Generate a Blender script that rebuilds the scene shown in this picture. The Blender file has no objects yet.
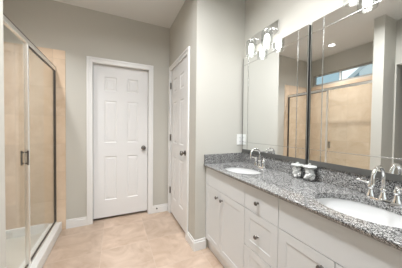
import bpy, bmesh, math, random
from mathutils import Vector, Matrix
random.seed(7)
C = bpy.context.scene.collection
sc = bpy.context.scene

# ------------------------------------------------------------------ camera
cam = bpy.data.objects.new('camera', bpy.data.cameras.new('camera'))
C.objects.link(cam); sc.camera = cam
cam.data.sensor_width = 36.0
cam.data.lens = 185.967 / 402 * 36.0
cam.data.shift_y = (132.69 - 134) / 402
cam.data.clip_start = 0.02
_y, _p, _r = map(math.radians, (24.916, -1.245, .646))
F_ = Vector((math.sin(_y)*math.cos(_p), math.cos(_y)*math.cos(_p), math.sin(_p)))
R0 = Vector((math.cos(_y), -math.sin(_y), 0)); U0 = R0.cross(F_)
R_ = R0*math.cos(_r) + U0*math.sin(_r); U_ = -R0*math.sin(_r) + U0*math.cos(_r)
cam.matrix_world = Matrix(((R_.x, U_.x, -F_.x, 0), (R_.y, U_.y, -F_.y, 0), (R_.z, U_.z, -F_.z, 1.22), (0, 0, 0, 1)))

# ------------------------------------------------------------------ world, lights, exposure
sc.view_settings.view_transform = 'Standard'
sc.view_settings.look = 'None'
sc.view_settings.gamma = 1
sc.view_settings.use_curve_mapping = False
sc.view_settings.exposure = 0.66
w = bpy.data.worlds.new('world'); sc.world = w; w.use_nodes = True
w.node_tree.nodes['Background'].inputs[0].default_value = (.50, .60, .645, 1)
w.node_tree.nodes['Background'].inputs[1].default_value = .75

def area(name, loc, rot, sx, sy, power, col=(1, 1, 1), shape='RECTANGLE', spread=180):
    l = bpy.data.lights.new(name, 'AREA'); l.shape = shape
    l.size = sx; l.size_y = sy; l.energy = power; l.color = col; l.spread = math.radians(spread)
    o = bpy.data.objects.new(name, l); C.objects.link(o)
    o.location = loc; o.rotation_euler = rot
    return o
PI = math.pi
area('added_rear_fill', (.25, -1.56, 1.45), (PI/2, 0, 0), 1.5, 1.2, 3, (.96, .985, 1))  # added fill light just inside the made-up rear window
sun = bpy.data.objects.new('outdoor_sun', bpy.data.lights.new('outdoor_sun', 'SUN')); C.objects.link(sun)
sun.data.energy = 2.2; sun.data.angle = math.radians(1); sun.rotation_euler = Vector((-.8, -.12, -.6)).to_track_quat('-Z', 'Y').to_euler()

# ------------------------------------------------------------------ measures
H = 2.672
YB, XR, YS, XM = 2.684, .726, 1.684, 1.303
XW, YW0, YW1 = -.508, 1.17, 1.278          # wing wall end face and its two faces
XSL = -1.25                              # shower's outer wall
XL, YF = -.815, -1.6                      # near left wall, wall behind the camera
XS = -.63                                # shower glass line
CT = .865                                # counter top

# ------------------------------------------------------------------ materials
def new_mat(name):
    m = bpy.data.materials.new(name); m.use_nodes = True
    nt = m.node_tree; b = nt.nodes['Principled BSDF']
    return m, nt, b
def N(nt, t, **k):
    n = nt.nodes.new(t)
    for a, v in k.items():
        if a in n.inputs: n.inputs[a].default_value = v
        else: setattr(n, a, v)
    return n
def coord(nt):
    g = nt.nodes.new('ShaderNodeNewGeometry'); return g.outputs['Position']
def plain(name, col, rough=.5, metal=0, bump=0, scale=200, var=0, spec=.5):
    m, nt, b = new_mat(name)
    b.inputs['Roughness'].default_value = rough; b.inputs['Metallic'].default_value = metal
    b.inputs['Specular IOR Level'].default_value = spec
    n = N(nt, 'ShaderNodeTexNoise'); n.inputs['Scale'].default_value = scale; n.inputs['Detail'].default_value = 3
    nt.links.new(coord(nt), n.inputs['Vector'])
    r = N(nt, 'ShaderNodeValToRGB')
    r.color_ramp.elements[0].color = (*[c*(1-var) for c in col], 1)
    r.color_ramp.elements[1].color = (*[min(1, c*(1+var)) for c in col], 1)
    nt.links.new(n.outputs['Fac'], r.inputs['Fac']); nt.links.new(r.outputs['Color'], b.inputs['Base Color'])
    if bump:
        bp = N(nt, 'ShaderNodeBump'); bp.inputs['Strength'].default_value = bump; bp.inputs['Distance'].default_value = .002
        nt.links.new(n.outputs['Fac'], bp.inputs['Height']); nt.links.new(bp.outputs['Normal'], b.inputs['Normal'])
    return m
WALL = plain('wall_paint', (.56, .545, .495), .75, bump=.25, scale=260, var=.01)
CEIL = plain('ceiling_paint', (.78, .775, .75), .85, bump=.3, scale=180, var=.01)
TRIM = plain('white_trim_paint', (.82, .82, .81), .35, var=.01)
DOOR = plain('white_door_paint', (.80, .80, .80), .4, var=.01)
CAB = plain('cabinet_paint', (.72, .735, .74), .4, var=.01)
CABIN = plain('cabinet_carcass', (.42, .40, .37), .6, var=.02)
CHROME = plain('chrome', (.88, .88, .88), .07, 1, var=.01)
SATIN = plain('brushed_nickel', (.50, .48, .45), .28, 1, var=.03)
BRONZE = plain('dark_nickel', (.20, .185, .17), .3, 1, var=.05)
DARKSTRIP = plain('dark_grey_strip', (.12, .12, .115), .4, .3, var=.02)
RAIL = plain('brushed_aluminium', (.93, .92, .89), .42, 1, var=.01)
BEAD = plain('bright_bead', (.70, .70, .69), .22, 1, var=.01)
MIRROR = plain('mirror_glass', (.93, .94, .935), .0, 1, var=0)
BLACK = plain('black_edge', (.012, .012, .012), .5, var=.1)
PORC = plain('porcelain', (.68, .68, .675), .12, var=.005)
PAN = plain('shower_acrylic', (.64, .635, .585), .3, var=.01)
CURB = plain('shower_curb_acrylic', (.78, .775, .755), .3, var=.01)
PLATE = plain('white_plastic', (.85, .85, .83), .35, var=.005)
RUBBER = plain('black_rubber', (.03, .03, .03), .6, var=.05)
COTTON = plain('white_shell_filling', (.92, .92, .90), .7, bump=.4, scale=90, var=.06)
HOUSE = plain('white_siding', (.85, .87, .88), .8, var=.02)
SHINGLE = plain('blue_grey_siding', (.30, .40, .45), .8, var=.08, scale=6)
DARKW = plain('unlit_space_dark', (.06, .06, .06), .8, var=.05)  # the closet's lack of light is put into this colour

def thin_glass(name, tint=(.97, .985, .98), ior=1.45, base=.02):
    m = bpy.data.materials.new(name); m.use_nodes = True; nt = m.node_tree
    for n in list(nt.nodes): nt.nodes.remove(n)
    out = N(nt, 'ShaderNodeOutputMaterial'); mx = N(nt, 'ShaderNodeMixShader')
    tr = N(nt, 'ShaderNodeBsdfTransparent'); gl = N(nt, 'ShaderNodeBsdfGlossy'); lw = N(nt, 'ShaderNodeLayerWeight'); lw.inputs['Blend'].default_value = .5
    tr.inputs[0].default_value = (*tint, 1); gl.inputs['Roughness'].default_value = base
    f0 = ((ior-1)/(ior+1))**2
    pw = N(nt, 'ShaderNodeMath', operation='POWER'); pw.inputs[1].default_value = 5; nt.links.new(lw.outputs['Facing'], pw.inputs[0])
    fr = N(nt, 'ShaderNodeMath', operation='MULTIPLY_ADD'); fr.inputs[1].default_value = 1-f0; fr.inputs[2].default_value = f0
    nt.links.new(pw.outputs[0], fr.inputs[0])
    nt.links.new(fr.outputs[0], mx.inputs[0]); nt.links.new(tr.outputs[0], mx.inputs[1]); nt.links.new(gl.outputs[0], mx.inputs[2])
    nt.links.new(mx.outputs[0], out.inputs['Surface'])
    return m
GLASS = thin_glass('clear_glass', ior=1.25)
JARGLASS = thin_glass('jar_glass', (.99, .99, .99), 1.5)
SHADEGLASS = thin_glass('lamp_shade_glass', (.93, .94, .94), 1.5, .05)

def emis(name, col, s):
    m, nt, b = new_mat(name)
    b.inputs['Base Color'].default_value = (.9, .9, .9, 1)
    b.inputs['Emission Color'].default_value = (*col, 1); b.inputs['Emission Strength'].default_value = s
    return m
BULB = emis('lit_frosted_bulb', (1, .99, .97), 9)
LENS = emis('lit_downlight_lens', (1, .98, .95), 12)

def granite():
    m, nt, b = new_mat('speckled_granite')
    p = coord(nt)
    v = N(nt, 'ShaderNodeTexVoronoi'); v.inputs['Scale'].default_value = 340; v.inputs['Randomness'].default_value = 1
    n = N(nt, 'ShaderNodeTexNoise'); n.inputs['Scale'].default_value = 110; n.inputs['Detail'].default_value = 6; n.inputs['Roughness'].default_value = .75
    nt.links.new(p, v.inputs['Vector']); nt.links.new(p, n.inputs['Vector'])
    sep = N(nt, 'ShaderNodeSeparateColor'); nt.links.new(v.outputs['Color'], sep.inputs[0])
    mx = N(nt, 'ShaderNodeMath', operation='MULTIPLY_ADD'); mx.inputs[1].default_value = .55
    nt.links.new(sep.outputs[0], mx.inputs[0])
    m2 = N(nt, 'ShaderNodeMath', operation='MULTIPLY'); m2.inputs[1].default_value = .5
    nt.links.new(n.outputs['Fac'], m2.inputs[0]); nt.links.new(m2.outputs[0], mx.inputs[2])
    r = N(nt, 'ShaderNodeValToRGB'); e = r.color_ramp.elements
    e[0].position = .27; e[0].color = (.02, .02, .022, 1); e[1].position = .80; e[1].color = (.60, .60, .59, 1)
    for pos, c in ((.37, .035), (.47, .095), (.56, .21), (.65, .38)):
        x = e.new(pos); x.color = (c, c*.985, c*.96, 1)
    nt.links.new(mx.outputs[0], r.inputs['Fac']); nt.links.new(r.outputs['Color'], b.inputs['Base Color'])
    b.inputs['Roughness'].default_value = .08; b.inputs['IOR'].default_value = 1.65
    return m
GRANITE = granite()

def tile(name, c1, c2, cg, size, grout, rough, axes, off=(0, 0), nscale=3.0, sizew=None, gmix=1.0):
    """square tiles on the plane of two world axes, with cloudy stone colouring"""
    m, nt, b = new_mat(name); p = coord(nt)
    s = N(nt, 'ShaderNodeSeparateXYZ'); nt.links.new(p, s.inputs[0])
    masks = []; ids = []
    for k, ax in enumerate(axes):
        sz = size if (k == 0 or sizew is None) else sizew
        a = N(nt, 'ShaderNodeMath', operation='ADD'); a.inputs[1].default_value = 50*sz + off[k]
        nt.links.new(s.outputs[ax], a.inputs[0])
        d = N(nt, 'ShaderNodeMath', operation='DIVIDE'); d.inputs[1].default_value = sz; nt.links.new(a.outputs[0], d.inputs[0])
        fr = N(nt, 'ShaderNodeMath', operation='FRACT'); nt.links.new(d.outputs[0], fr.inputs[0])
        fl = N(nt, 'ShaderNodeMath', operation='FLOOR'); nt.links.new(d.outputs[0], fl.inputs[0]); ids.append(fl)
        lt = N(nt, 'ShaderNodeMath', operation='LESS_THAN'); lt.inputs[1].default_value = grout/sz
        nt.links.new(fr.outputs[0], lt.inputs[0]); masks.append(lt)
    mk = N(nt, 'ShaderNodeMath', operation='MAXIMUM'); nt.links.new(masks[0].outputs[0], mk.inputs[0]); nt.links.new(masks[1].outputs[0], mk.inputs[1])
    cid = N(nt, 'ShaderNodeCombineXYZ'); nt.links.new(ids[0].outputs[0], cid.inputs[0]); nt.links.new(ids[1].outputs[0], cid.inputs[1])
    wn = N(nt, 'ShaderNodeTexWhiteNoise'); nt.links.new(cid.outputs[0], wn.inputs['Vector'])
    sc_ = N(nt, 'ShaderNodeVectorMath', operation='SCALE'); sc_.inputs['Scale'].default_value = 7; nt.links.new(wn.outputs['Color'], sc_.inputs[0])
    ad = N(nt, 'ShaderNodeVectorMath', operation='ADD'); nt.links.new(p, ad.inputs[0]); nt.links.new(sc_.outputs[0], ad.inputs[1])
    n = N(nt, 'ShaderNodeTexNoise'); n.inputs['Scale'].default_value = nscale; n.inputs['Detail'].default_value = 7
    n.inputs['Roughness'].default_value = .6; n.inputs['Distortion'].default_value = 1.3
    nt.links.new(ad.outputs[0], n.inputs['Vector'])
    r = N(nt, 'ShaderNodeValToRGB'); r.color_ramp.elements[0].position = .3; r.color_ramp.elements[1].position = .7
    r.color_ramp.elements[0].color = (*c1, 1); r.color_ramp.elements[1].color = (*c2, 1)
    nt.links.new(n.outputs['Fac'], r.inputs['Fac'])
    # each tile a shade of its own
    hs = N(nt, 'ShaderNodeMath', operation='MULTIPLY_ADD'); hs.inputs[1].default_value = .12; hs.inputs[2].default_value = .94
    nt.links.new(wn.outputs['Value'], hs.inputs[0])
    vm = N(nt, 'ShaderNodeVectorMath', operation='SCALE'); nt.links.new(r.outputs['Color'], vm.inputs[0]); nt.links.new(hs.outputs[0], vm.inputs['Scale'])
    mg = N(nt, 'ShaderNodeMath', operation='MULTIPLY'); mg.inputs[1].default_value = gmix; nt.links.new(mk.outputs[0], mg.inputs[0])
    mx = N(nt, 'ShaderNodeMix', data_type='RGBA'); nt.links.new(mg.outputs[0], mx.inputs[0])
    nt.links.new(vm.outputs[0], mx.inputs[6]); mx.inputs[7].default_value = (*cg, 1)
    nt.links.new(mx.outputs[2], b.inputs['Base Color'])
    b.inputs['Roughness'].default_value = rough
    bp = N(nt, 'ShaderNodeBump'); bp.inputs['Strength'].default_value = .3; bp.inputs['Distance'].default_value = .002; bp.invert = True
    nt.links.new(mk.outputs[0], bp.inputs['Height']); nt.links.new(bp.outputs['Normal'], b.inputs['Normal'])
    return m
FLOOR = tile('floor_travertine_tile', (.44, .32, .235), (.63, .50, .40), (.60, .50, .42), .45, .005, .35, (0, 1), (.12, .2), 4.0, gmix=.6)
T1, T2, TG = (.60, .45, .315), (.75, .605, .465), (.50, .40, .31)
TILEB = tile('shower_tile_back', T1, T2, TG, .33, .004, .25, (0, 2), (-.013, -.03), 2.6, gmix=.55)
TILEL = tile('shower_tile_side', T1, T2, TG, .33, .004, .25, (1, 2), (.05, -.03), 2.6, gmix=.55)

# ------------------------------------------------------------------ mesh helpers
def box(bm, x0, x1, y0, y1, z0, z1, bev=0, seg=2):
    t = bmesh.new(); bmesh.ops.create_cube(t, size=1)
    for v in t.verts:
        v.co = Vector(((x0+x1)/2+v.co.x*(x1-x0), (y0+y1)/2+v.co.y*(y1-y0), (z0+z1)/2+v.co.z*(z1-z0)))
    if bev: bmesh.ops.bevel(t, geom=list(t.edges), offset=bev, segments=seg, affect='EDGES', profile=.5)
    me = bpy.data.meshes.new('t'); t.to_mesh(me); bm.from_mesh(me); bpy.data.meshes.remove(me); t.free()
def lathe(bm, prof, seg=24, mat=Matrix.Identity(4), sx=1, sy=1, closed_top=True, closed_bot=True):
    rings = []
    for r, z in prof:
        rings.append([bm.verts.new(mat @ Vector((r*sx*math.cos(2*PI*i/seg), r*sy*math.sin(2*PI*i/seg), z))) for i in range(seg)])
    for a, b in zip(rings, rings[1:]):
        for i in range(seg): bm.faces.new((a[i], a[(i+1) % seg], b[(i+1) % seg], b[i]))
    if closed_bot: bm.faces.new(list(reversed(rings[0])))
    if closed_top: bm.faces.new(rings[-1])
def tube(bm, pts, rad, seg=12):
    pts = [Vector(p) for p in pts]; n = len(pts)
    rads = rad if isinstance(rad, (list, tuple)) else [rad]*n
    rings = []; up = None
    for i, p in enumerate(pts):
        d = (pts[min(i+1, n-1)] - pts[max(i-1, 0)]).normalized()
        if up is None: up = Vector((0, 0, 1)) if abs(d.z) < .9 else Vector((1, 0, 0))
        a = d.cross(up).normalized(); b = a.cross(d).normalized(); up = b
        rings.append([bm.verts.new(p + (a*math.cos(2*PI*k/seg) + b*math.sin(2*PI*k/seg))*rads[i]) for k in range(seg)])
    for a, b in zip(rings, rings[1:]):
        for k in range(seg): bm.faces.new((a[k], a[(k+1) % seg], b[(k+1) % seg], b[k]))
    bm.faces.new(list(reversed(rings[0]))); bm.faces.new(rings[-1])
def panel_slab(bm, u0, u1, w0, w1, thick, panels, prof, mp):
    """a slab whose front face (d=0) carries sunken or raised panels; mp(u, w, d) -> world, d grows into the slab"""
    us = sorted({u0, u1} | {p[0] for p in panels} | {p[1] for p in panels})
    ws = sorted({w0, w1} | {p[2] for p in panels} | {p[3] for p in panels})
    V = lambda u, w, d: bm.verts.new(mp(u, w, d))
    for i in range(len(us)-1):
        for j in range(len(ws)-1):
            a, b, c, d_ = us[i], us[i+1], ws[j], ws[j+1]
            inside = any(p[0] <= a and b <= p[1] and p[2] <= c and d_ <= p[3] for p in panels)
            if not inside: bm.faces.new([V(a, c, 0), V(b, c, 0), V(b, d_, 0), V(a, d_, 0)])
    for p in panels:
        prev = None
        for ins, dep in prof:
            ring = [V(p[0]+ins, p[2]+ins, dep), V(p[1]-ins, p[2]+ins, dep), V(p[1]-ins, p[3]-ins, dep), V(p[0]+ins, p[3]-ins, dep)]
            if prev:
                for k in range(4): bm.faces.new([prev[k], prev[(k+1) % 4], ring[(k+1) % 4], ring[k]])
            prev = ring
        bm.faces.new(prev)
    b4 = [V(u0, w0, thick), V(u1, w0, thick), V(u1, w1, thick), V(u0, w1, thick)]
    f4 = [V(u0, w0, 0), V(u1, w0, 0), V(u1, w1, 0), V(u0, w1, 0)]
    bm.faces.new(list(reversed(b4)))
    for k in range(4): bm.faces.new([f4[k], b4[k], b4[(k+1) % 4], f4[(k+1) % 4]])
    bmesh.ops.remove_doubles(bm, verts=bm.verts, dist=1e-5)
    bmesh.ops.recalc_face_normals(bm, faces=bm.faces)
def wall_with_holes(bm, u0, u1, w0, w1, holes, mp, thick):
    us = sorted({u0, u1} | {h[0] for h in holes} | {h[1] for h in holes})
    ws = sorted({w0, w1} | {h[2] for h in holes} | {h[3] for h in holes})
    for i in range(len(us)-1):
        for j in range(len(ws)-1):
            a, b, c, d = us[i], us[i+1], ws[j], ws[j+1]
            if any(h[0] <= a and b <= h[1] and h[2] <= c and d <= h[3] for h in holes): continue
            P = [mp(a, c, 0), mp(b, d, thick)]
            x = sorted((P[0].x, P[1].x)); y = sorted((P[0].y, P[1].y)); z = sorted((P[0].z, P[1].z))
            box(bm, x[0], x[1], y[0], y[1], z[0], z[1])
    bmesh.ops.remove_doubles(bm, verts=bm.verts, dist=1e-5)
    # drop the faces shared by two neighbouring blocks
    seen = {}
    for f in bm.faces: seen.setdefault(tuple(sorted(v.index for v in f.verts)), []).append(f)
    bm.verts.index_update(); seen = {}
    for f in bm.faces: seen.setdefault(tuple(sorted(v.index for v in f.verts)), []).append(f)
    bmesh.ops.delete(bm, geom=[f for fs in seen.values() if len(fs) > 1 for f in fs], context='FACES')
def B(*boxes, bev=0):
    bm = bmesh.new()
    for b in boxes: box(bm, *b, bev=bev)
    return bm
def obj(name, bm, mat, parent=None, smooth=None, origin=None):
    bmesh.ops.recalc_face_normals(bm, faces=bm.faces)
    if origin is not None:
        for v in bm.verts: v.co -= Vector(origin)
    me = bpy.data.meshes.new(name); bm.to_mesh(me); bm.free()
    me.materials.append(mat)
    o = bpy.data.objects.new(name, me); C.objects.link(o)
    if origin is not None: o.location = origin
    if smooth is not None:
        me.shade_smooth() if smooth else None
        if smooth:
            try: me.set_sharp_from_angle(angle=math.radians(40))
            except Exception: pass
    if parent is not None:
        o.parent = parent
        o.matrix_parent_inverse = Matrix.Translation(-world_loc(parent)) if parent.type == 'EMPTY' or True else None
    return o
def world_loc(o):
    v = Vector((0, 0, 0))
    while o is not None:
        v += o.location + (o.matrix_parent_inverse.translation if o.parent else Vector((0, 0, 0))); o = o.parent
    return v
def thing(name, label, cat, loc=(0, 0, 0), group=None):
    o = bpy.data.objects.new(name, None); C.objects.link(o); o.location = loc; o.empty_display_size = .1
    o['label'] = label; o['category'] = cat
    if group: o['group'] = group
    return o
def tag(o, label, cat, group=None, kind=None):
    o['label'] = label; o['category'] = cat
    if group: o['group'] = group
    if kind: o['kind'] = kind
    return o
def struct(name, bm, mat, label, cat, parent=None):
    o = obj(name, bm, mat, parent); o['kind'] = 'structure'
    if not parent: o['label'] = label; o['category'] = cat
    return o

# ------------------------------------------------------------------ the room shell
struct('floor', B((-1.45, 1.5, YF-.1, YB+.25, -.1, 0)), FLOOR, 'beige travertine tile floor with cloudy veining', 'floor')
struct('ceiling', B((-1.45, 1.5, YF-.1, YB+.25, H, H+.1)), CEIL, 'plain off white painted ceiling', 'ceiling')

DX0, DX1, DZ = -.25, .43, 2.03           # back door opening
bm = bmesh.new()
wall_with_holes(bm, XSL, XR+.01, 0, H, [(DX0-.012, DX1+.012, 0, DZ+.012)], lambda u, w_, d: Vector((u, YB+d, w_)), .13)
struct('wall_back', bm, WALL, 'greige painted wall around the white door facing the camera', 'wall')
RY0, RY1 = 1.925, 2.592                  # side door opening
bm = bmesh.new()
wall_with_holes(bm, YS, YB+.13, 0, H, [(RY0-.008, RY1+.008, 0, DZ+.008)], lambda u, w_, d: Vector((XR+d, u, w_)), .11)
struct('wall_right', bm, WALL, 'greige wall right of the passage holding the side door', 'wall')
struct('wall_end', B((XR+.11, XM+.12, YS, YS+.11, 0, H)), WALL, 'light greige wall at the far end of the vanity', 'wall')
struct('wall_vanity', B((XM, XM+.12, YF, YS, 0, H)), WALL, 'light greige wall behind the mirrors and vanity lights', 'wall')
struct('wall_wing', B((XSL, XW, YW0, YW1, 0, H)), WALL, 'greige partition wall at the near end of the shower', 'wall')
WY0, WY1, WZ0, WZ1 = 1.42, 2.60, 2.13, 2.355
bm = bmesh.new()
wall_with_holes(bm, YW0, YB+.13, 0, H, [(WY0, WY1, WZ0, WZ1)], lambda u, w_, d: Vector((XSL-d, u, w_)), .13)
struct('wall_shower', bm, WALL, 'taupe painted outer wall of the shower around the high window', 'wall')
bm = bmesh.new()
wall_with_holes(bm, YF, YW0, 0, H, [(.25, 1.155, 0, 2.09)], lambda u, w_, d: Vector((XL-d, u, w_)), .10)
struct('wall_left', bm, WALL, 'greige wall left of the camera with a dark doorway', 'wall')
struct('wall_closet', B((-1.62, -1.58, .15, YW0, 0, H), (-1.58, XL-.10, .15, .19, 0, H), (-1.58, XSL, YW0-.03, YW0, 0, H)), DARKW, 'unlit closet walls, coloured dark, beyond the doorway', 'wall')
struct('floor_closet', B((-1.62, -1.45, .15, YW0, -.1, 0)), DARKW, 'unlit closet floor, coloured dark, beyond the doorway', 'floor')
struct('ceiling_closet', B((-1.62, -1.45, .15, YW0, H, H+.1)), DARKW, 'unlit closet ceiling, coloured dark, beyond the doorway', 'ceiling')
bm = bmesh.new()
wall_with_holes(bm, XL-.1, XM+.12, 0, H, [(-.5, 1.0, .85, 2.05)], lambda u, w_, d: Vector((u, YF-d, w_)), .12)
struct('wall_front', bm, WALL, 'greige wall behind the camera with an added window', 'wall')

# tiled faces inside the shower
TZ = 2.115
struct('wall_shower_tile', B((XSL, -.527, YB-.01, YB, 0, TZ)), TILEB, 'beige stone tile on the far wall of the shower', 'wall tile')
bm = bmesh.new()
wall_with_holes(bm, YW1, YB-.01, 0, TZ, [], lambda u, w_, d: Vector((XSL+d, u, w_)), .01)
struct('wall_shower_tile_side', bm, TILEL, 'beige stone tile on the outer wall below the high window', 'wall tile')
struct('wall_shower_tile_near', B((XSL+.01, XW-.02, YW1, YW1+.01, 0, TZ)), TILEB, 'beige stone tile on the shower side of the partition', 'wall tile')

# windows
def window(name, label, mp, u0, u1, w0, w1, mull, fm, seen):
    t = bpy.data.objects.new(name, None); C.objects.link(t); t['kind'] = 'structure'; t['label'] = label; t['category'] = 'window'
    c = mp((u0+u1)/2, w0, .05); t.location = c
    bm = bmesh.new()
    def bb(a, b, c_, d, e, f):
        P, Q = mp(a, c_, e), mp(b, d, f)
        box(bm, min(P.x, Q.x), max(P.x, Q.x), min(P.y, Q.y), max(P.y, Q.y), c_, d)
    k = .028
    bb(u0, u1, w0, w0+k, .02, .08); bb(u0, u1, w1-k, w1, .02, .08); bb(u0, u0+k, w0+k, w1-k, .02, .08); bb(u1-k, u1, w0+k, w1-k, .02, .08)
    f = obj('window_frame', bm, fm, t)
    bm = bmesh.new(); bb(mull-.012, mull+.012, w0+k, w1-k, .03, .07); obj('mullion', bm, TRIM, t)
    bm = bmesh.new(); bb(u0+k, u1-k, w0+k, w1-k, .045, .05); obj('pane', bm, GLASS, t)
WFR = plain('window_frame_taupe', (.36, .33, .29), .5, var=.02)
window('window_1', 'narrow high window above the shower tile', lambda u, w_, d: Vector((XSL-d, u, w_)), WY0, WY1, WZ0, WZ1, 2.09, WFR, True)
window('window_added', 'wide white framed window added unseen behind the camera', lambda u, w_, d: Vector((u, YF-d, w_)), -.5, 1.0, .85, 2.05, .25, TRIM, False)  # unseen window, added as a source of daylight

# neighbour's gable seen through the high window
t = thing('neighbouring_house', 'white gabled house end glimpsed through the high shower window', 'building', (-4.6, 4.2, 0))
bm = bmesh.new()
# blue-grey flank wall with the pale gable in front of it
box(bm, -5.6, -4.6, 3.80, 8.0, 0, 4.2)
obj('side_wall', bm, SHINGLE, t)
bm = bmesh.new()
g = [(3.79, 2.85), (3.79, 3.70), (2.65, 3.70)]
fr_ = [bm.verts.new((-4.5, y, z)) for y, z in g]; bk_ = [bm.verts.new((-4.75, y, z)) for y, z in g]
bm.faces.new(fr_); bm.faces.new(list(reversed(bk_)))
for k in range(3): bm.faces.new([fr_[k], bk_[k], bk_[(k+1) % 3], fr_[(k+1) % 3]])
obj('gable', bm, HOUSE, t)

# ------------------------------------------------------------------ doors
def casing(parent, mp, u0, u1, w1, width, thick, floor_z=0):
    bm = bmesh.new()
    def bb(a, b, c, d, t0, t1, bev=.003):
        P, Q = mp(a, c, -t0), mp(b, d, -t1)
        box(bm, min(P.x, Q.x), max(P.x, Q.x), min(P.y, Q.y), max(P.y, Q.y), c, d, bev=bev)
    # flat board plus a raised outer back-band
    for a, b, c, d in ((u0-width, u0, floor_z, w1+width), (u1, u1+width, floor_z, w1+width), (u0, u1, w1, w1+width)):
        bb(a, b, c, d, 0, thick*.65)
    o = width*.4
    bb(u0-width, u0-width+o, floor_z, w1+width, thick*.6, thick); bb(u1+width-o, u1+width, floor_z, w1+width, thick*.6, thick)
    bb(u0-width+o, u1+width-o, w1+width-o, w1+width, thick*.6, thick)
    return obj('casing', bm, TRIM, parent)
SIX = lambda u0, u1: None
PROF = [(0, 0), (.010, .007), (.018, .007), (.036, .002)]
def door(name, label, mp, u0, u1, z1, depth, knob_u, hinge_u, flip):
    t = bpy.data.objects.new(name, None); C.objects.link(t); t['kind'] = 'structure'; t['label'] = label; t['category'] = 'door'
    t.location = mp((u0+u1)/2, 0, depth)
    W = u1-u0; st = W*.19; mid = W*.185; pw = (W-2*st-mid)/2
    cols = [(u0+st, u0+st+pw), (u1-st-pw, u1-st)]
    rows = [(.26, .84), (1.02, 1.575), (1.70, 1.885)]
    panels = [(c[0], c[1], r[0], r[1]) for c in cols for r in rows]
    bm = bmesh.new()
    panel_slab(bm, u0+.003, u1-.003, .034, z1-.004, .035, panels, PROF, lambda u, w_, d: mp(u, w_, depth+d))
    obj('door_leaf', bm, DOOR, t)
    # jamb lining
    bm = bmesh.new()
    def bb(a, b, c, d, e, f):
        P, Q = mp(a, c, e), mp(b, d, f)
        box(bm, min(P.x, Q.x), max(P.x, Q.x), min(P.y, Q.y), max(P.y, Q.y), c, d)
    e0, e1 = 0, .10
    bb(u0-.012 if not flip else u0-.008, u0, 0, z1, e0, e1); bb(u1, u1+(.012 if not flip else .008), 0, z1, e0, e1)
    bb(u0-.008, u1+.008, z1, z1+.008, e0, e1)
    obj('jamb', bm, TRIM, t)
    casing(t, mp, u0, u1, z1, .064, .018)
    # knob: rosette, neck and ball
    c = mp(knob_u, .94, depth); nrm = (mp(knob_u, .94, depth-1) - mp(knob_u, .94, depth)).normalized()
    M = Matrix.Translation(c) @ nrm.to_track_quat('Z', 'Y').to_matrix().to_4x4()
    bm = bmesh.new(); lathe(bm, [(.031, 0), (.031, .004), (.026, .009), (.012, .011), (.011, .022), (.018, .028), (.026, .037), (.028, .048), (.024, .057), (.012, .062)], 24, M)
    obj('door_knob', bm, BRONZE, t, True)
    if hinge_u is not None:
        for z in (.34, 1.09, 1.82):
            bm = bmesh.new()
            a = mp(hinge_u, z, -.006); tube(bm, [a + Vector((0, 0, -.045)), a + Vector((0, 0, .045))], .0065, 10)
            bb(hinge_u-.022, hinge_u, z-.044, z+.044, -.0015, .001)
            obj('hinge', bm, BRONZE, t, True)
    return t
door('door_1', 'white six panel door straight ahead with round dark knob', lambda u, w_, d: Vector((u, YB+d, w_)), DX0, DX1, DZ, .055, .372, None, False)
door('door_2', 'white six panel door on the right wall of the passage', lambda u, w_, d: Vector((XR+d, u, w_)), RY0, RY1, DZ, .003, 1.99, RY1-.001, True)
# dim spaces behind the doors are closed off by their leaves
struct('wall_behind_door', B((DX0-.1, DX1+.1, YB+.131, YB+.15, 0, 2.2), (XR+.111, XR+.13, RY0-.1, RY1+.1, 0, 2.2)), DARKW, 'closed dark backing behind the doors', 'wall')

# ------------------------------------------------------------------ baseboards
def baseboard(name, segs, label):
    """segs: (x0, y0, x1, y1, nx, ny): run on the wall line, nx/ny pointing into the room"""
    bm = bmesh.new()
    for x0, y0, x1, y1, nx, ny in segs:
        for hh, th, z0 in ((.085, .015, 0), (.108, .009, .085)):
            xs = sorted((x0, x1, x0+nx*th, x1+nx*th)); ys = sorted((y0, y1, y0+ny*th, y1+ny*th))
            box(bm, xs[0], xs[-1], ys[0], ys[-1], z0, hh, bev=.002)
    return struct(name, bm, TRIM, label, 'baseboard')
baseboard('baseboard_back', [(-.527, YB, DX0-.064, YB, 0, -1), (DX1+.064, YB, XR, YB, 0, -1)], 'white baseboard along the back wall beside the door')
baseboard('baseboard_right', [(XR, YS, XR, RY0-.064, -1, 0), (XR-.015, YS, .845, YS, 0, -1)], 'white baseboard wrapping the corner beside the vanity')
baseboard('baseboard_wing', [(XL, YW0, XW, YW0, 0, -1), (XW, YW0-.015, XW, YW1, 1, 0)], 'white baseboard around the partition by the shower')
baseboard('baseboard_left', [(XL, YF, XL, .2, 1, 0)], 'white baseboard on the wall left of the camera')
baseboard('baseboard_front', [(XL+.015, YF, XM, YF, 0, 1)], 'white baseboard below the added rear window')

t = thing('door_stop', 'small black tipped door stop on the baseboard right of the back door', 'door stop', (.545, YB-.015, .078))
bm = bmesh.new(); tube(bm, [(.545, YB-.015, .078), (.545, YB-.045, .078)], .0045, 10); obj('stem', bm, SATIN, t, True)
bm = bmesh.new(); tube(bm, [(.545, YB-.045, .078), (.545, YB-.058, .078)], .009, 12); obj('rubber_tip', bm, RUBBER, t, True)

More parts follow.
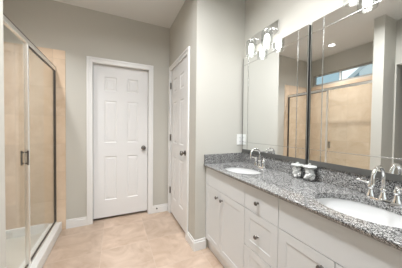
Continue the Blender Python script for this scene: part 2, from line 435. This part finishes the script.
# ------------------------------------------------------------------ shower pan
t = thing('shower_pan', 'off white shower base with raised rim and low curb', 'shower base', (-.9, 2.0, 0))
px0, px1, py0, py1 = XSL+.01, -.69, YW1+.01, YB-.01
bm = bmesh.new()
box(bm, px0, px1, py0, py1, 0, .02)
obj('basin', bm, PAN, t)
bm = bmesh.new()
box(bm, px0, px1, py1-.028, py1, .02, .107, bev=.004); box(bm, px0, px1, py0, py0+.028, .02, .107, bev=.004); box(bm, px0, px0+.028, py0+.028, py1-.028, .02, .107, bev=.004)
obj('rim', bm, CURB, t)
obj('curb', B((px1, -.565, py0, py1, 0, .100), bev=.006), CURB, t)
bm = bmesh.new(); lathe(bm, [(.045, .02), (.045, .023), (.03, .024)], 24, Matrix.Translation((-.95, 1.95, 0))); obj('drain', bm, CHROME, t, True)

# ------------------------------------------------------------------ shower enclosure
t = thing('shower_enclosure', 'chrome framed clear glass shower enclosure beside the back wall', 'shower enclosure', (XS, 2.0, .10))
y0, y1, yp = py0, py1, 1.913
zt = 1.912
obj('header_rail', B((XS-.013, XS+.013, y0, y1, zt-.042, zt-.004), bev=.004), RAIL, t)
TRACK = plain('dark_glass_gasket', (.07, .06, .05), .45, var=.1)
obj('header_lip', B((XS+.013, XS+.016, y0, y1, zt-.008, zt-.003)), BRONZE, t)
obj('bottom_track', B((XS-.02, XS+.014, y0, y1, .100, .112), bev=.002), RAIL, t)
obj('gasket', B((XS-.006, XS+.006, y0+.02, y1-.02, .112, .121), (XS-.006, XS+.006, yp+.012, y1-.02, zt-.052, zt-.042), (XS-.006, XS+.006, y1-.024, y1-.014, .121, zt-.052)), TRACK, t)
obj('wall_jamb', B((XS-.012, XS+.012, y1-.014, y1, .112, zt-.042), bev=.002), BRONZE, t)
obj('wall_jamb', B((XS-.012, XS+.012, y0, y0+.022, .112, zt-.042), bev=.002), CHROME, t)
obj('post', B((XS-.014, XS+.014, yp-.012, yp+.012, .112, zt-.042), bev=.003), RAIL, t)
obj('glass_panel', B((XS-.003, XS+.003, yp+.012, y1-.014, .121, zt-.042)), GLASS, t)
d = obj('glass_door', B((XS-.003, XS+.003, y0+.024, yp-.014, .121, zt-.046)), GLASS, t)
bm = bmesh.new()
for sgn in (1, -1):
    X_ = XS+sgn*.019; Yh = yp-.040
    tube(bm, [(XS+sgn*.004, Yh, .935), (X_, Yh, .935)], .005, 8); tube(bm, [(XS+sgn*.004, Yh, 1.02), (X_, Yh, 1.02)], .005, 8)
    tube(bm, [(X_, Yh, .922), (X_, Yh, 1.034)], .006, 10)
h_ = obj('door_handle', bm, BRONZE, d, True)

# ------------------------------------------------------------------ vanity cabinets
XFR = .842
mpc = lambda u, w_, d: Vector((XFR+d, u, w_))
SHAKER = [(0, 0), (.004, .0032)]
def knob(parent, y, z):
    M = Matrix.Translation((XFR, y, z)) @ Vector((-1, 0, 0)).to_track_quat('Z', 'Y').to_matrix().to_4x4()
    bm = bmesh.new(); lathe(bm, [(.009, 0), (.008, .002), (.0055, .005), (.0055, .012), (.0125, .017), (.014, .021), (.012, .026), (.005, .028)], 16, M)
    obj('knob', bm, BRONZE, parent, True)
def front(name, parent, ya, yb, za, zb, shaker, kn=None):
    g_ = .0018; bm = bmesh.new(); s = .052
    pan = [(ya+g_+s, yb-g_-s, za+g_+s, zb-g_-s)] if shaker else []
    panel_slab(bm, ya+g_, yb-g_, za+g_, zb-g_, .018, pan, SHAKER, mpc)
    o = obj(name, bm, CAB, parent)
    if kn: knob(o, *kn)
    return o
ZB, ZM, ZTOP = .112, .664, .832
def cabinet(label, ya, yb):
    t = thing('vanity_cabinet', label, 'cabinet', (1.08, (ya+yb)/2, 0), 'white vanity cabinets under the granite counter')
    bm = bmesh.new()      # open carcass: sides, bottom, back, front rails
    x0, x1 = XFR+.0185, XM-.003; k = .016
    box(bm, x0, x1, ya+.0005, ya+k, .10, .834); box(bm, x0, x1, yb-k, yb-.0005, .10, .834)
    box(bm, x0, x1, ya+k, yb-k, .10, .10+k); box(bm, x1-k, x1, ya+k, yb-k, .10+k, .834)
    box(bm, x0, x0+.011, ya+k, yb-k, .10+k, .834)
    obj('carcass', bm, CABIN, t)
    obj('toe_kick', B((.878, .894, ya+.0005, yb-.0005, 0, .0995)), TRIM, t)
    return t
c1 = cabinet('white two door sink cabinet at the far end against the wall', 1.06, 1.683)
front('false_drawer_front', c1, 1.06, 1.683, ZM, ZTOP, False)
front('door', c1, 1.06, 1.40, ZB, ZM, True, (1.362, .601)); front('door', c1, 1.40, 1.683, ZB, ZM, True, (1.442, .601))
c2 = cabinet('white narrow cabinet of three drawers between the two sinks', .759, 1.06)
front('drawer', c2, .759, 1.06, ZM, ZTOP, False, (.924, .742)); front('drawer', c2, .759, 1.06, .404, ZM, True, (.924, .522))
front('drawer', c2, .759, 1.06, ZB, .404, True, (.924, .26))
c3 = cabinet('white two door sink cabinet nearest the camera', .159, .759)
front('false_drawer_front', c3, .159, .759, ZM, ZTOP, False)
front('door', c3, .459, .759, ZB, ZM, True, (.512, .605)); front('door', c3, .159, .459, ZB, ZM, True, (.406, .605))

# ------------------------------------------------------------------ countertop with two oval cut-outs
SINKS = [(1.035, 1.345), (1.04, .459)]; SRX, SRY = .155, .20
YE = .13
def ring(cx, cy, rx, ry, n=48): return [(cx+rx*math.cos(2*PI*i/n), cy+ry*math.sin(2*PI*i/n)) for i in range(n)]
def fill(bm, loops, z):
    es = []; vs = []
    for L in loops:
        v = [bm.verts.new((x, y, z)) for x, y in L]; vs.append(v)
        es += [bm.edges.new((v[i], v[(i+1) % len(v)])) for i in range(len(v))]
    bmesh.ops.triangle_fill(bm, use_beauty=True, use_dissolve=False, edges=es)
    return vs
def rect(x0, x1, y0_, y1_, n=1): return [(x0, y0_), (x1, y0_), (x1, y1_), (x0, y1_)]
t = thing('countertop', 'grey speckled granite countertop running the length of the vanity', 'countertop', (1.05, .9, .835))
bm = bmesh.new(); e = .005
holes = [ring(cx, cy, SRX, SRY) for cx, cy in SINKS]
top = fill(bm, [rect(.812+e, XM-.001, YE+e, YS-.001)] + holes, CT)
bot = fill(bm, [rect(.832, XM-.001, YE+.02, YS-.001)] + holes, .835)
prev = top[0]      # rounded front edge that curls under
for xo, zz in ((.0015, .8635), (0, .860), (.0005, .855), (.004, .848), (.010, .841)):
    cur = [bm.verts.new((x, y, zz)) for x, y in rect(.812+xo, XM-.001, YE+xo, YS-.001)]
    for i in range(4): bm.faces.new((prev[i], prev[(i+1) % 4], cur[(i+1) % 4], cur[i]))
    prev = cur
for i in range(4): bm.faces.new((prev[i], prev[(i+1) % 4], bot[0][(i+1) % 4], bot[0][i]))
for k in (1, 2):
    a, b = top[k], bot[k]
    for i in range(len(a)): bm.faces.new((a[i], a[(i+1) % len(a)], b[(i+1) % len(a)], b[i]))
obj('slab', bm, GRANITE, t)
obj('backsplash', B((XM-.021, XM-.001, YE, YS-.001, CT, .966), bev=.0015), GRANITE, t)
obj('side_splash', B((.818, XM-.021, YS-.021, YS-.001, CT, .960), bev=.0015), GRANITE, t)

for (cx, cy), lab in zip(SINKS, ('white oval undermount sink at the far end of the counter', 'white oval undermount sink nearest the camera')):
    t = thing('sink', lab, 'sink', (cx, cy, .72), 'white oval undermount sinks')
    bm = bmesh.new(); prof = []
    for i in range(15):
        a = i/14*PI/2; prof.append((math.cos(a)**.75 if a < PI/2-.001 else .08, -math.sin(a)**1.1*.125))
    prof[-1] = (.10, -.125)
    inner = [(max(r, .10)*.985, z) for r, z in prof]
    outer = [(r+.05, z-.010) for r, z in reversed(inner)]
    full = [(r*1.03, z) for r, z in inner]
    seg = 48
    lathe(bm, [(1.04, 0)] + full, seg, Matrix.Translation((cx, cy, .8345)), SRX, SRY, True, False)
    lathe(bm, [(1.04, 0), (1.04, -.012)] + [(r*1.03+.06, z-.012) for r, z in inner], seg, Matrix.Translation((cx, cy, .8345)), SRX, SRY, True, False)
    bmesh.ops.remove_doubles(bm, verts=bm.verts, dist=1e-5)
    obj('basin', bm, PORC, t, True)
    bm = bmesh.new(); lathe(bm, [(.022, 0), (.022, .003), (.012, .004)], 20, Matrix.Translation((cx, cy, .8345-.1245))); obj('drain', bm, CHROME, t, True)

# ------------------------------------------------------------------ faucets
def faucet(y, lab):
    x = 1.238
    t = thing('faucet', lab, 'faucet', (x, y, CT), 'chrome gooseneck faucets with two lever handles')
    bm = bmesh.new()
    t2 = bmesh.new()
    lathe(bm, [(1, 0), (1, .006), (.9, .011), (.5, .013)], 32, Matrix.Translation((x, y, CT)), .027, .076)
    obj('base_plate', bm, CHROME, t, True)
    bm = bmesh.new()
    lathe(bm, [(.021, .010), (.020, .016), (.014, .028), (.012, .045), (.017, .052), (.017, .057), (.0105, .066)], 20, Matrix.Translation((x, y, CT)), closed_top=False)
    pts = [(x, y, CT+.05), (x, y, CT+.105)]
    R = .054
    for i in range(0, 13):
        a = PI*i/12*1.08; pts.append((x-R+R*math.cos(a), y, CT+.118+R*math.sin(a)*1.05))
    pts.append((pts[-1][0]-.001, y, pts[-1][2]-.012))
    tube(bm, pts, [.0088]*(len(pts)-1)+[.010], 14)
    obj('spout', bm, CHROME, t, True)
    for s in (1, -1):
        yh = y+s*.051
        bm = bmesh.new()
        lathe(bm, [(.021, .010), (.020, .016), (.014, .028), (.012, .044), (.016, .050), (.017, .060), (.012, .072), (.008, .078), (.010, .083), (.004, .090)], 20, Matrix.Translation((x, yh, CT)))
        hd = obj('handle', bm, CHROME, t, True)
        bm = bmesh.new(); tube(bm, [(x, yh, CT+.074), (x-.006, yh+s*.022, CT+.080), (x-.012, yh+s*.048, CT+.084), (x-.014, yh+s*.058, CT+.083)], [.006, .0055, .006, .0075], 10)
        obj('lever', bm, CHROME, hd, True)
faucet(1.345, 'chrome gooseneck faucet behind the far sink')
faucet(.459, 'chrome gooseneck faucet behind the near sink')

# ------------------------------------------------------------------ glass jars
def jar(x, y, r, hb, lab, lab2):
    t = thing('glass_jar', lab, 'jar', (x, y, CT), 'lidded glass jars on the counter')
    bm = bmesh.new(); M = Matrix.Translation((x, y, CT))
    lathe(bm, [(r*.86, .0008), (r*.98, .006), (r, .02), (r, hb*.70), (r*.86, hb*.88), (r*.84, hb), (r*.80, hb), (r*.82, hb*.87), (r*.95, hb*.68), (r*.95, .02), (r*.9, .009)], 28, M)
    obj('jar_body', bm, JARGLASS, t, True)
    bm = bmesh.new()
    lathe(bm, [(r*.80, hb+.0005), (r*.96, hb+.003), (r*1.0, hb+.010), (r*.9, hb+.015), (r*.2, hb+.018), (r*.14, hb+.020), (r*.22, hb+.023), (r*.2, hb+.028), (r*.06, hb+.030)], 28, M)
    obj('lid', bm, JARLID, t, True)
    # the filling: lumpy white pieces heaped inside
    bm = bmesh.new(); rnd = random.Random(int(y*1000))
    for i in range(52):
        rr = r*.60*math.sqrt(rnd.random()); a = rnd.random()*2*PI; z = .014+rnd.random()*(hb*.72)
        s = .0115+rnd.random()*.005
        Mx = Matrix.Translation((x+rr*math.cos(a), y+rr*math.sin(a), CT+z)) @ Matrix.Rotation(rnd.random()*6, 4, Vector((rnd.random(), rnd.random(), .3)).normalized()) @ Matrix.Diagonal((s, s*.7, s*.85, 1))
        bmesh.ops.create_icosphere(bm, subdivisions=1, radius=1, matrix=Mx)
    o = obj('white_filling', bm, COTTON); tag(o, lab2, 'jar filling', None, 'stuff')
JARLID = plain('pale_jar_lid', (.60, .61, .59), .12, var=.02)
jar(1.236, .948, .0445, .086, 'lidded clear glass jar on the counter, nearer the far sink', 'white lumpy filling inside the jar nearer the far sink')
jar(1.236, .853, .0455, .090, 'lidded clear glass jar on the counter, nearer the camera', 'white lumpy filling inside the jar nearer the camera')

# ------------------------------------------------------------------ wall mirrors
MT = .028                                            # mirror stands this far off the wall
def mirror(ya, yb, lab):
    z0, z1 = 1.003, 1.985; b = .084; bz = .077
    t = thing('wall_mirror', lab, 'mirror', (XM, (ya+yb)/2, z0), 'mirror framed vanity mirrors')
    obj('backing', B((XM-MT+.004, XM-.001, ya, yb, z0, z1)), BLACK, t)
    xf = XM-MT
    obj('mirror_pane', B((xf, xf+.004, ya+b, yb-b, z0+bz, z1-bz)), MIRROR, t)
    for a, c, d, e_ in ((ya, ya+b, z0, z1), (yb-b, yb, z0, z1), (ya+b, yb-b, z0, z0+bz), (ya+b, yb-b, z1-bz, z1)):
        obj('frame_strip', B((xf, xf+.004, a, c, d, e_)), MIRROR, t)
    h = .0025
    for q in (ya+b, yb-b): obj('bead', B((xf-.003, xf, q-h, q+h, z0, z1), bev=.001), BEAD, t)
    for q in (z0+bz, z1-bz): obj('bead', B((xf-.003, xf, ya, yb, q-h, q+h), bev=.001), BEAD, t)
    obj('bottom_strip', B((XM-MT-.002, XM-.001, ya, yb, .9675, z0)), DARKSTRIP, t)  # plain dark grey strip between backsplash and mirror
    for q in (ya, yb-.004): obj('outer_bead', B((xf-.002, xf, q, q+.004, z0, z1), bev=.0008), BRONZE, t)
mirror(.912, 1.664, 'wide framed mirror on the left, above the far sink')
mirror(.136, .888, 'wide framed mirror on the right, above the near sink')

# ------------------------------------------------------------------ vanity lights
def vanity_light(yc, lab):
    zc = 2.115
    t = thing('vanity_light', lab, 'wall light', (XM, yc, zc), 'two lamp chrome vanity lights')
    obj('backplate', B((XM-.024, XM-.001, yc-.157, yc+.157, zc-.055, zc+.055), bev=.003), CHROME, t)
    for s in (1, -1):
        y = yc+s*.1025; x = 1.205
        bm = bmesh.new()
        tube(bm, [(XM-.024, y, zc), (x+.03, y, zc), (x+.008, y, zc-.001), (x, y, zc-.012), (x, y, zc-.025)], .0075, 12)
        lathe(bm, [(.030, -.032), (.030, -.022), (.012, -.018)], 24, Matrix.Translation((x, y, zc)))
        lathe(bm, [(.016, -.070), (.016, -.032)], 20, Matrix.Translation((x, y, zc)))
        arm = obj('lamp_arm', bm, CHROME, t, True)
        bm = bmesh.new()
        lathe(bm, [(.024, -.030), (.046, -.036), (.048, -.045), (.048, -.180), (.0455, -.180), (.0455, -.046), (.044, -.039), (.024, -.033)], 32, Matrix.Translation((x, y, zc)), closed_top=False, closed_bot=False)
        obj('lamp_shade', bm, SHADEGLASS, arm, True)
        bm = bmesh.new()
        lathe(bm, [(.012, -.070), (.020, -.082), (.022, -.092), (.022, -.146), (.017, -.158), (.004, -.163)], 20, Matrix.Translation((x, y, zc)))
        obj('bulb', bm, BULB, arm, True)
vanity_light(1.352, 'chrome two lamp vanity light above the left mirror')
vanity_light(.495, 'chrome two lamp vanity light above the right mirror')

# ------------------------------------------------------------------ duplex outlet on the end wall
t = thing('wall_outlet', 'white duplex outlet plate on the end wall beside the mirror', 'outlet', (1.250, YS, 1.105))
obj('cover_plate', B((1.216, 1.288, YS-.006, YS, 1.047, 1.163), bev=.002), PLATE, t)
for z in (1.083, 1.127):
    s = obj('socket', B((1.238, 1.266, YS-.008, YS-.006, z-.014, z+.014), bev=.0015), PLATE, t)
    obj('slot', B((1.245, 1.247, YS-.0085, YS-.008, z-.006, z+.006), (1.257, 1.259, YS-.0085, YS-.008, z-.006, z+.006)), RUBBER, s)

# ------------------------------------------------------------------ recessed ceiling lights: the shower's own, the rest added out of view
def downlight(x, y, lab, power, spread=140):
    t = thing('ceiling_light', lab, 'ceiling light', (x, y, H), 'round recessed ceiling lights')
    bm = bmesh.new(); lathe(bm, [(.046, -.001), (.075, -.001), (.075, -.006), (.068, -.010), (.046, -.010)], 32, Matrix.Translation((x, y, H)), closed_top=False, closed_bot=False)
    obj('trim_ring', bm, TRIM, t, True)
    bm = bmesh.new(); lathe(bm, [(.045, -.001), (.045, -.006), (.03, -.0065)], 32, Matrix.Translation((x, y, H))); obj('lens', bm, LENS, t)
    a = area('downlight_glow', (x, y, H-.015), (0, 0, 0), .12, .12, power, (.962, .98, 1), 'DISK', spread)
    a.parent = t; a.matrix_parent_inverse = Matrix.Translation((-x, -y, -H))
downlight(-.80, 1.97, 'round recessed light in the ceiling over the shower', 6.5, 110)
downlight(.22, 1.02, 'added unseen recessed fill light between the vanity and the shower', 20, 165)  # added to brighten cabinet fronts and the end wall
downlight(.72, .90, 'added unseen recessed fill light over the front edge of the counter', 5, 110)  # added to brighten the counter top from above
downlight(.35, .10, 'added unseen recessed fill light right above the camera', 4)  # unseen, added as soft general fill
downlight(.15, -.95, 'added unseen recessed fill light near the added rear window', 2)  # unseen, added as weak fill behind the camera
